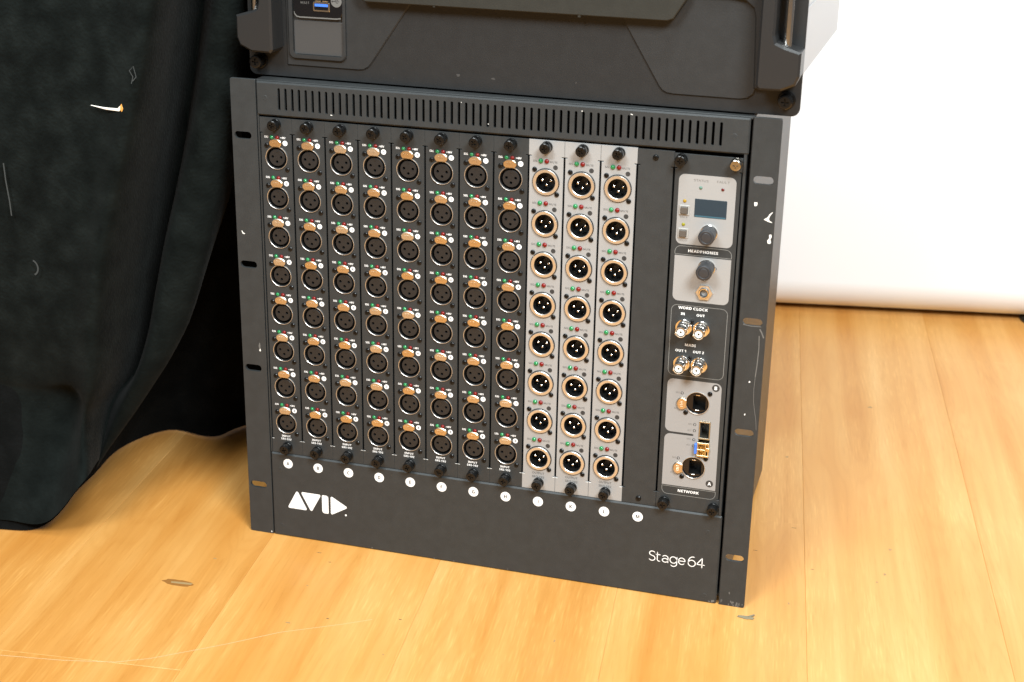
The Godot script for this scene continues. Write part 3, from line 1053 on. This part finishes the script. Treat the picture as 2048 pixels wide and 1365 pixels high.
	# coaxial connectors with bayonet lugs
	for a: Vector2 in [Vector2(413.2, 259.7), Vector2(428.4, 259.6), Vector2(413.2, 226.8), Vector2(428.4, 226.8)]:
		mb = MB.new()
		mb.lathe([Vector2(7.2, 0), Vector2(7.2, 1.6), Vector2(6.8, 2.0), Vector2(5.4, 2.0), Vector2(5.0, 2.6), Vector2(4.8, 6.0), Vector2(5.3, 6.2), Vector2(5.3, 7.4), Vector2(4.75, 7.6), Vector2(4.75, 15.0), Vector2(4.5, 15.4), Vector2(4.2, 15.4), Vector2(4.0, 15.0), Vector2(4.0, 9.0)], 28)
		mb.tube(Vector3(-6.0, 0, 11.5), Vector3(6.0, 0, 11.5), 0.9, 10)
		var bc := part("coaxial_connector", mb, M.nickel_bright, m, Vector3(a.x - ox, a.y, 0))
		bc.rotation.z = 0.5
		mb = MB.new()
		mb.lathe([Vector2(4.0, 9.0), Vector2(3.4, 9.0), Vector2(3.2, 9.0), Vector2(3.2, 14.4), Vector2(0.9, 14.4), Vector2(0.8, 11.0), Vector2(0, 11.0)], 20)
		part("connector_core", mb, M.pale, m, Vector3(a.x - ox, a.y, 0))
		mb = MB.new()
		mb.lathe([Vector2(0.75, 14.42), Vector2(0.0, 14.44)], 10)
		part("core_hole", mb, M.gloss_black, m, Vector3(a.x - ox, a.y, 0))
	put("screw", K.screw, m, Vector3(419.9 - ox, 264.9, 0)).scale = Vector3.ONE * 0.8
	put("screw", K.screw, m, Vector3(420.0 - ox, 232.2, 0)).scale = Vector3.ONE * 0.8
	put("screw", K.screw, m, Vector3(420.6 - ox, 253.0, 0)).scale = Vector3.ONE * 0.6
	put("screw", K.screw, m, Vector3(420.6 - ox, 220.4, 0)).scale = Vector3.ONE * 0.6
	# network sockets
	for y: float in [191.7, 130.6]:
		var x := 429.0 - ox
		put("connector_ring", K.ring, m, Vector3(x, y, 0.1))
		mb = MB.new()
		mb.sheet(circ(0, 0, 9.7, 32), [rr(-4.0, -6.2, 7.0, 6.2, 0.3, 2)], -1.2, -0.6, 0.0, 1.6)
		mb.lathe([Vector2(9.75, 0.4), Vector2(9.6, 0.6), Vector2(9.3, 0.3), Vector2(9.3, -0.7)], 32)
		part("connector_face", mb, M.gloss_black, m, Vector3(x, y, 0))
		mb = MB.new()
		mb.box(Vector3(-4.4, -6.6, -14), Vector3(7.4, 6.6, -13))
		mb.box(Vector3(-4.4, 6.2, -14), Vector3(7.4, 6.6, -1.0))
		mb.box(Vector3(-4.4, -6.6, -14), Vector3(7.4, -6.2, -1.0))
		mb.box(Vector3(-4.6, -6.2, -14), Vector3(-4.0, 6.2, -1.0))
		mb.box(Vector3(7.0, -6.2, -14), Vector3(7.5, 6.2, -1.0))
		part("port_cavity", mb, M.black_plastic, m, Vector3(x, y, 0))
		mb = MB.new()
		mb.box(Vector3(-1.6, 6.5, -0.6), Vector3(1.9, 7.3, -0.2), 0.15)
		mb.box(Vector3(-1.9, -7.4, -0.6), Vector3(1.6, -6.7, -0.2), 0.15)
		part("port_contact", mb, M.nickel_bright, m, Vector3(x, y, 0))
		var lt := put("release_latch", K.latch, m, Vector3(x - 13.0, y - 1.6, 0.2))
		lt.rotation.z = PI / 2
		lt.scale = Vector3(0.95, 1.1, 1)
		put("screw", K.screw, m, Vector3(x + 10.3, y + 9.8, 0))
		put("screw", K.screw, m, Vector3(x - 9.7, y - 9.9, 0))
	# upper module cage, empty
	mb = MB.new()
	mb.box(Vector3(431.9 - ox, 174.2, -16), Vector3(441.6 - ox, 175.4, 1.0), 0.1)
	mb.box(Vector3(431.9 - ox, 160.0, -16), Vector3(432.7 - ox, 174.2, 0.8), 0.1)
	mb.box(Vector3(440.8 - ox, 160.0, -16), Vector3(441.6 - ox, 174.2, 0.8), 0.1)
	mb.box(Vector3(431.9 - ox, 158.6, -16), Vector3(441.6 - ox, 160.0, 0.9), 0.1)
	for i in 4:
		mb.box(Vector3(432.6 - ox + i * 2.4, 175.4, 0.0), Vector3(434.0 - ox + i * 2.4, 176.3, 0.7), 0.1)
	part("module_cage", mb, M.cage, m)
	mb = MB.new()
	mb.box(Vector3(432.75 - ox, 160.05, -16), Vector3(433.0 - ox, 174.15, -0.6))
	mb.box(Vector3(440.5 - ox, 160.05, -16), Vector3(440.75 - ox, 174.15, -0.6))
	mb.box(Vector3(433.0 - ox, 160.05, -16), Vector3(440.5 - ox, 174.15, -15))
	part("cage_liner", mb, M.module_grey, m)
	# lower cage with a transceiver plugged in
	mb = MB.new()
	mb.box(Vector3(431.4 - ox, 154.6, -6), Vector3(441.7 - ox, 156.4, 3.4), 0.2)
	mb.box(Vector3(431.4 - ox, 148.6, -6), Vector3(438.6 - ox, 149.8, 3.0), 0.2)
	mb.box(Vector3(431.4 - ox, 142.9, -6), Vector3(441.7 - ox, 144.5, 3.4), 0.2)
	mb.box(Vector3(431.4 - ox, 144.5, -6), Vector3(432.4 - ox, 154.6, 2.6), 0.2)
	mb.box(Vector3(438.4 - ox, 144.5, -6), Vector3(439.4 - ox, 154.6, 3.2), 0.2)
	mb.box(Vector3(440.6 - ox, 144.5, -6), Vector3(441.7 - ox, 154.6, 2.4), 0.2)
	mb.box(Vector3(439.4 - ox, 148.0, 0), Vector3(442.3 - ox, 151.6, 2.8), 0.3)
	mb.box(Vector3(432.4 - ox, 144.5, -8), Vector3(440.6 - ox, 154.6, -6))
	part("transceiver_module", mb, M.gold, m)
	mb = MB.new()
	mb.box(Vector3(429.2 - ox, 145.6, 1.0), Vector3(431.5 - ox, 155.0, 4.6), 0.35)
	part("blue_latch_tab", mb, M.blue, m)
	# fixing screws
	put("thumb_screw", K.thumb, m, Vector3(403.3 - ox, 404.4, 0))
	put("thumb_screw", K.bright_thumb if K.has("bright_thumb") else K.thumb, m, Vector3(448.6 - ox, 404.8, 0))
	put("thumb_screw", K.thumb, m, Vector3(405.0 - ox, 94.2, 0))
	put("thumb_screw", K.thumb, m, Vector3(448.9 - ox, 94.2, 0))

# ------------------------------------------------------------------ the upper unit
func make_upper() -> void:
	var root := thing("rack_processor", "black upper rack unit with side handles and flip door, standing on the lower unit", "rack unit", Vector3(12, 444.9, -16))
	root.rotation.y = -deg_to_rad(1.2)
	var mb := MB.new()
	mb.sheet(rr(0.4, 0.4, 482.2, 177.0, 6.0), [], -3.0, 0.0, 0.4, 8.0)
	mb.sheet(rr(0.4, 0.4, 482.2, 177.0, 6.0), [], -2.9, -3.0, 0.0, 8.0)
	var face := part("front_panel", mb, M.upper, root)
	var dust := MB.new()
	for p: Array in [[195, 13, 4.0, 2.4], [226, 12, 3.0, 2.0], [298, 14, 1.0, 1.6], [136, 6, 0.5, 0.4]]:
		dust.sheet(blob(p[0], p[1], p[2] * 0.5, p[3] * 0.5, 9), [], 0.0, 0.05)
	part("dust_speck", dust, M.module_grey, face)
	# raised side fields, their slanting edge towards the middle
	mb = MB.new()
	mb.sheet(PackedVector2Array([Vector2(38, 11.5), Vector2(104, 11.5), Vector2(108.5, 12.0), Vector2(112.5, 14.2), Vector2(115, 17), Vector2(153, 72), Vector2(153, 150), Vector2(38, 150)]), [], -0.5, 1.6, 0.9, 10.0)
	part("raised_field", mb, M.upper_light, root)
	mb = MB.new()
	mb.sheet(PackedVector2Array([Vector2(380, 11.6), Vector2(434, 11.6), Vector2(440, 12.6), Vector2(444.4, 16), Vector2(446, 21), Vector2(443, 76), Vector2(441, 84), Vector2(434, 90), Vector2(424, 92), Vector2(333, 92), Vector2(333, 74), Vector2(368.6, 17), Vector2(371.5, 13.8), Vector2(375, 12.2)]), [], -0.5, 1.6, 0.9, 6.0)
	part("raised_field", mb, M.upper_light, root)
	mb = MB.new()
	mb.sheet(PackedVector2Array([Vector2(333, 92.4), Vector2(424, 92.4), Vector2(435, 90.3), Vector2(442, 84.6), Vector2(444, 77), Vector2(446.5, 22), Vector2(450, 22), Vector2(450, 165), Vector2(333, 165)]), [], -0.5, 6.0, 1.2, 6.0)
	part("bezel", mb, M.upper, root)
	# flip door
	mb = MB.new()
	mb.sheet(PackedVector2Array([Vector2(116, 71.5), Vector2(374, 71.5), Vector2(378.5, 73.2), Vector2(389, 90), Vector2(389, 166), Vector2(104, 166), Vector2(104, 90), Vector2(112, 73)]), [], 2.0, 12.0, 0.8, 14.0)
	mb.box(Vector3(176, 69.6, 9), Vector3(178, 71.4, 11.4), 0.3)
	mb.box(Vector3(300.5, 69.0, 9), Vector3(303.0, 71.4, 11.4), 0.3)
	part("flip_door", mb, M.door, root)
	# port bay at the left: rounded frame, dark port block, brushed cover
	mb = MB.new()
	mb.sheet(rr(41.0, 18.0, 92.6, 140, 5.0), [rr(44.5, 21.0, 91.2, 138, 3.5, 5)], 0.0, 4.2, 0.9, 2.0)
	var bay := part("port_bay", mb, M.upper_light, root)
	mb = MB.new()
	mb.sheet(rr(45.0, 21.4, 91.0, 50.0, 2.0), [], 0.5, 2.0, 0.6, 6.0)
	part("bay_cover", mb, M.module_grey, bay)
	mb = MB.new()
	mb.sheet(rr(47.0, 54.4, 91.0, 137, [4, 4, 1, 1]), [], 0.5, 4.8, 0.5, 6.0)
	part("port_block", mb, M.gloss_black, bay)
	mb = MB.new()
	mb.ribbon(PackedVector2Array([Vector2(47.0, 58.0), Vector2(47.4, 55.6), Vector2(49, 53.9), Vector2(52, 53.4), Vector2(86, 53.6), Vector2(90, 54.2)]), 1.1, 4.7)
	part("bay_edge", mb, M.chip_dull, bay)
	mb = MB.new()
	mb.sheet(rr(64.9, 59.3, 80.1, 66.9, 1.0, 3), [rr(66.1, 60.4, 78.9, 65.9, 0.5, 2)], 4.8, 5.6, 0.2, 1.0)
	part("port_shell", mb, M.nickel_bright, bay)
	mb = MB.new()
	mb.box(Vector3(66.3, 63.2, 4.9), Vector3(78.7, 65.6, 5.5), 0.2)
	part("port_tongue", mb, M.blue, bay)
	mb = MB.new()
	mb.box(Vector3(67.0, 67.3, 4.9), Vector3(72.0, 68.3, 5.4), 0.1)
	mb.box(Vector3(73.6, 67.3, 4.9), Vector3(78.6, 68.3, 5.4), 0.1)
	part("port_spring", mb, M.gold, bay)
	mb = MB.new()
	text(mb, "RESET", 57.2, 65.8, 1.8, 4.9, 8.0, false)
	text(mb, "USB", 58.6, 70.2, 1.6, 4.9, 5.0, false)
	part("lettering", mb, M.chip_dull, bay)
	mb = MB.new()
	mb.sheet(circ(86.3, 68.4, 4.9, 28), [], 4.8, 5.0, 0.1)
	part("symbol_disc", mb, M.chip_dull, bay)
	mb = MB.new()                                      # three-pronged symbol on the disc
	mb.ribbon(PackedVector2Array([Vector2(83.0, 68.4), Vector2(89.2, 68.4)]), 0.5, 5.08)
	mb.ribbon(PackedVector2Array([Vector2(84.6, 68.4), Vector2(86.0, 69.8), Vector2(87.4, 69.8)]), 0.5, 5.08)
	mb.ribbon(PackedVector2Array([Vector2(85.6, 68.4), Vector2(86.8, 67.0), Vector2(88.0, 67.0)]), 0.5, 5.08)
	mb.sheet(circ(82.8, 68.4, 0.8, 12), [], 5.0, 5.08)
	mb.sheet(circ(87.6, 69.8, 0.6, 10), [], 5.0, 5.08)
	part("symbol", mb, M.dark_ink, bay)
	# handles: a C-shaped block on each side with a bright rod in its opening
	for side in 2:
		mb = MB.new()
		var flip := 1.0 if side == 0 else -1.0
		var sx := 0.0 if side == 0 else 482.6
		var pts := [Vector2(1.5, 36), Vector2(4, 30), Vector2(14, 25.5), Vector2(30, 25.2), Vector2(31.5, 27), Vector2(31.5, 150), Vector2(1.5, 150), Vector2(1.5, 122), Vector2(16, 122), Vector2(22, 117), Vector2(23, 110), Vector2(23, 66), Vector2(21, 59.5), Vector2(14, 56.5), Vector2(1.5, 53)]
		var o := PackedVector2Array()
		for q: Vector2 in pts:
			o.append(Vector2(sx + flip * q.x, q.y))
		if side == 1:
			o.reverse()
		mb.sheet(o, [], 0.0, 23.0, 1.8, 3.0)
		part("handle_block", mb, M.handle, root)
		mb = MB.new()
		mb.tube(Vector3(sx + flip * 12.5, 56, 10), Vector3(sx + flip * 12.5, 124, 10), 3.4, 20)
		part("handle_rod", mb, M.nickel_bright, root)
		put("thumb_screw", K.big_thumb, root, Vector3(sx + flip * 10.8, 13.0, 0))
		put("thumb_screw", K.big_thumb, root, Vector3(sx + flip * 10.8, 164.5, 0))
	# chassis behind
	mb = MB.new()
	mb.box(Vector3(19, 2.0, -455), Vector3(462.5, 174.5, -3.0), 0.5)
	mb.box(Vector3(18.5, 60.0, -440), Vector3(463.4, 63.0, -30), 0.3)
	part("chassis", mb, M.upper_side, root)

# ------------------------------------------------------------------ black drape
var front_noise: FastNoiseLite

func crom(a: Vector3, b: Vector3, c: Vector3, d: Vector3, t: float) -> Vector3:
	return b.cubic_interpolate(c, a, d, t)

func cloth(cols: Array, nu: int, nv: int, amp: float, sd: int) -> MB:
	# cols: list of columns, each a list of points from the top down; smooth between columns, points spread evenly
	var f := FastNoiseLite.new()
	f.seed = sd
	f.frequency = 0.006
	f.fractal_octaves = 3
	var g := []
	var m := cols.size()
	for i in (m - 1) * nu + 1:
		var c := mini(i / nu, m - 2)
		var t := float(i - c * nu) / nu
		var col := []
		var k: int = cols[0].size()
		for j in (k - 1) * nv + 1:
			var r := mini(j / nv, k - 2)
			var s := float(j - r * nv) / nv
			var q: Array[Vector3] = []
			for d in range(-1, 3):
				var cc: Array = cols[clampi(c + d, 0, m - 1)]
				q.append(crom(cc[maxi(r - 1, 0)], cc[r], cc[r + 1], cc[mini(r + 2, k - 1)], s))
			var p := crom(q[0], q[1], q[2], q[3], t)
			p += Vector3(f.get_noise_3dv(p * 0.6), 0, f.get_noise_3dv(p * 0.6 + Vector3(500, 0, 0))) * amp
			col.append(p)
		g.append(col)
	var mb := MB.new()
	var norm := []
	for i in g.size():
		var nc := []
		for j in g[i].size():
			var a: Vector3 = g[mini(i + 1, g.size() - 1)][j] - g[maxi(i - 1, 0)][j]
			var b: Vector3 = g[i][mini(j + 1, g[i].size() - 1)] - g[i][maxi(j - 1, 0)]
			nc.append(-a.cross(b).normalized())
		norm.append(nc)
	for i in g.size() - 1:
		for j in g[i].size() - 1:
			var d: Vector3 = norm[i][j] + norm[i + 1][j + 1]
			mb.quad(g[i][j], g[i + 1][j], g[i + 1][j + 1], g[i][j + 1], d, norm[i][j], norm[i + 1][j], norm[i + 1][j + 1], norm[i][j + 1])
	return mb

func make_drape() -> void:
	var root := thing("black_drape", "black velvet cloth hanging in folds to the floor left of the racks", "drape")
	var V := func(l: Array) -> Array:
		var r := [Vector3(l[0][0] * 0.96 - 6.0, 1000.0, l[0][2] * 0.5 - 30.0)]
		for p: Array in l:
			r.append(Vector3(p[0], p[1], p[2]))
		return r
	# outer layer: front face, ridge, deep fold, side piece whose hem rises towards the back
	var cols := [
		V.call([[-700, 640, 45], [-705, 510, 55], [-715, 300, 62], [-722, 165, 62], [-724, 125, 58], [-725, 12, 70]]),
		V.call([[-520, 640, 62], [-522, 510, 66], [-528, 300, 72], [-530, 165, 70], [-531, 125, 66], [-532, 11, 84]]),
		V.call([[-380, 640, 45], [-382, 510, 52], [-386, 300, 58], [-388, 165, 60], [-389, 125, 54], [-390, 10, 70]]),
		V.call([[-250, 640, 50], [-256, 510, 56], [-268, 300, 60], [-276, 165, 58], [-278, 128, 54], [-282, 9, 76]]),
		V.call([[-140, 640, 50], [-150, 510, 58], [-176, 300, 62], [-196, 165, 56], [-200, 124, 48], [-222, 12, 76]]),
		V.call([[-60, 640, 44], [-76, 510, 56], [-122, 300, 62], [-150, 168, 56], [-164, 122, 32], [-178, 16, 74]]),
		V.call([[-8, 640, 30], [-34, 516, 54], [-92, 300, 60], [-121, 165, 58], [-143, 114, 50], [-136, 62, 72]]),
		V.call([[-30, 640, -50], [-60, 510, -40], [-106, 290, -26], [-130, 160, -10], [-146, 112, 14], [-141, 64, 44]]),
		V.call([[-38, 640, -100], [-66, 500, -92], [-110, 280, -76], [-134, 150, -50], [-150, 108, -16], [-152, 58, 14]]),
		V.call([[4, 640, -40], [-24, 506, -24], [-72, 300, -10], [-104, 170, 0], [-130, 112, 4], [-158, 46, 10]]),
		V.call([[26, 640, -60], [2, 512, -34], [-32, 320, -26], [-66, 205, -22], [-106, 130, -14], [-162, 44, 2]]),
		V.call([[18, 640, -100], [-6, 512, -84], [-40, 330, -74], [-80, 220, -66], [-116, 140, -50], [-164, 56, -20]]),
	]
	var outer := part("outer_layer", cloth(cols, 8, 7, 5.0, 3), M.cloth, root)
	cols = [
		V.call([[-700, 600, 20], [-712, 300, 36], [-720, 2, 70]]),
		V.call([[-420, 600, 20], [-430, 300, 40], [-440, 2, 88]]),
		V.call([[-280, 600, 20], [-290, 300, 34], [-300, 2, 78]]),
		V.call([[-190, 600, 16], [-216, 300, 30], [-228, 2, 74]]),
		V.call([[-120, 600, -20], [-170, 300, 0], [-196, 2, 54]]),
		V.call([[-100, 600, -80], [-160, 300, -50], [-206, 2, -25]]),
		V.call([[-80, 600, -150], [-150, 300, -130], [-214, 2, -128]]),
		V.call([[-50, 600, -190], [-110, 300, -180], [-188, 2, -188]]),
		V.call([[-30, 600, -200], [-80, 300, -190], [-132, 2, -186]]),
		V.call([[0, 600, -250], [-40, 300, -236], [-106, 2, -232]]),
		V.call([[120, 600, -330], [70, 300, -330], [10, 2, -335]]),
		V.call([[330, 600, -480], [300, 300, -480], [260, 2, -480]]),
	]
	part("under_layer", cloth(cols, 6, 14, 6.0, 8), M.inner_cloth, root)
	var mb := MB.new()
	mb.box(Vector3(-720, 985, -900), Vector3(12, 1001, -12), 4.0)
	part("cloth_top", mb, M.cloth, root)
	# specks on the cloth
	mb = MB.new()
	mb.sheet(PackedVector2Array([Vector2(-100, 424.0), Vector2(-86, 421.6), Vector2(-73, 421.0), Vector2(-70.5, 423.6), Vector2(-71.5, 425.6), Vector2(-74.5, 422.8), Vector2(-88, 422.9)]), [], 0, 1.2, 0.2, 3.0)
	part("white_thread", mb, M.thread, root, Vector3(0, 0, 64.5))
	mb = MB.new()
	mb.sheet(blob(-70.4, 423.6, 1.2, 2.8, 9, 0.25), [], 0, 1.6, 0.2)
	part("thread_end", mb, M.orange, root, Vector3(0, 0, 64.5))
	mb = MB.new()
	mb.sheet(blob(-44, 395, 2.0, 1.9, 8, 0.45), [], 0, 0.8, 0.1)
	part("pale_speck", mb, M.lint, root, Vector3(0, 0, -22))
	for a: Array in [[PackedVector2Array([Vector2(-191, 366), Vector2(-190.4, 350), Vector2(-188.6, 332), Vector2(-188, 318)]), 1.3], [arc(-172, 271, 6, 7, 75, -70, 10), 1.5], [PackedVector2Array([Vector2(-58, 446), Vector2(-56, 452), Vector2(-59, 457), Vector2(-55, 461), Vector2(-53, 452), Vector2(-57, 448)]), 0.8]]:
		mb = MB.new()
		mb.ribbon(a[0], a[1], 0)
		part("scuff_mark", mb, M.scuff, root, Vector3(0, 0, 68))

# ------------------------------------------------------------------ white cabinet
func make_cabinet() -> void:
	var root := thing("white_cabinet", "large white cabinet with rounded lower edge standing behind the racks at right", "cabinet", Vector3(408, 0, -812))
	root.rotation.y = deg_to_rad(10.4)
	var mb := MB.new()
	# cross-section in (depth, height), swept along x
	var o := PackedVector2Array()
	o.append_array(rr(-420, 5, 0, 1250, 46.0, 12))
	var n := o.size()
	for i in n:
		var a := o[i]
		var b := o[(i + 1) % n]
		var c := o[(i + n - 1) % n]
		var d := o[(i + 2) % n]
		var na := (b - c).normalized()
		var nb := (d - a).normalized()
		var va := Vector3(0, -na.x, na.y)
		var vb := Vector3(0, -nb.x, nb.y)
		mb.quad(Vector3(-330, a.y, a.x), Vector3(1000, a.y, a.x), Vector3(1000, b.y, b.x), Vector3(-330, b.y, b.x), va + vb, va, va, vb, vb)
	for x: float in [-330.0, 1000.0]:
		for i in n:
			var a := o[i]
			var b := o[(i + 1) % n]
			mb.tri(Vector3(x, 600, -200), Vector3(x, a.y, a.x), Vector3(x, b.y, b.x), Vector3(signf(x), 0, 0))
	part("body", mb, M.cabinet, root)
	mb = MB.new()
	for p: Vector2 in [Vector2(378, -30), Vector2(-220, -120), Vector2(352, -350), Vector2(-220, -350)]:
		mb = MB.new()
		var f := mb.v.size()
		mb.lathe([Vector2(40, 0), Vector2(40, 2), Vector2(36, 4.5), Vector2(30, 6), Vector2(15, 7.5), Vector2(0, 7.5)], 28)
		mb.turn_since(f, Transform3D(Basis(Vector3.RIGHT, -PI / 2), Vector3(p.x, 0, p.y)))
		part("foot", mb, M.rubber, root)

func _ready() -> void:
	camera_and_light()
	make_materials()
	make_floor()
	make_cabinet()
	make_drape()
	small_meshes()
	var mb := MB.new()
	mb.lathe([Vector2(7.2, 0), Vector2(7.2, 1.4), Vector2(6.8, 1.9), Vector2(5.0, 2.0), Vector2(5.0, 4.0), Vector2(5.6, 4.2), Vector2(5.8, 4.8), Vector2(5.8, 10.4), Vector2(5.4, 11.2), Vector2(4.4, 11.4)], 28)
	mb.sheet(circ(0, 0, 4.4, 28), [plus(2.9, 0.7)], 11.0, 11.4, 0.0, 5.0, 1.6)
	K.big_thumb = mb.mesh(M.black_screw)
	make_rack()
	make_upper()
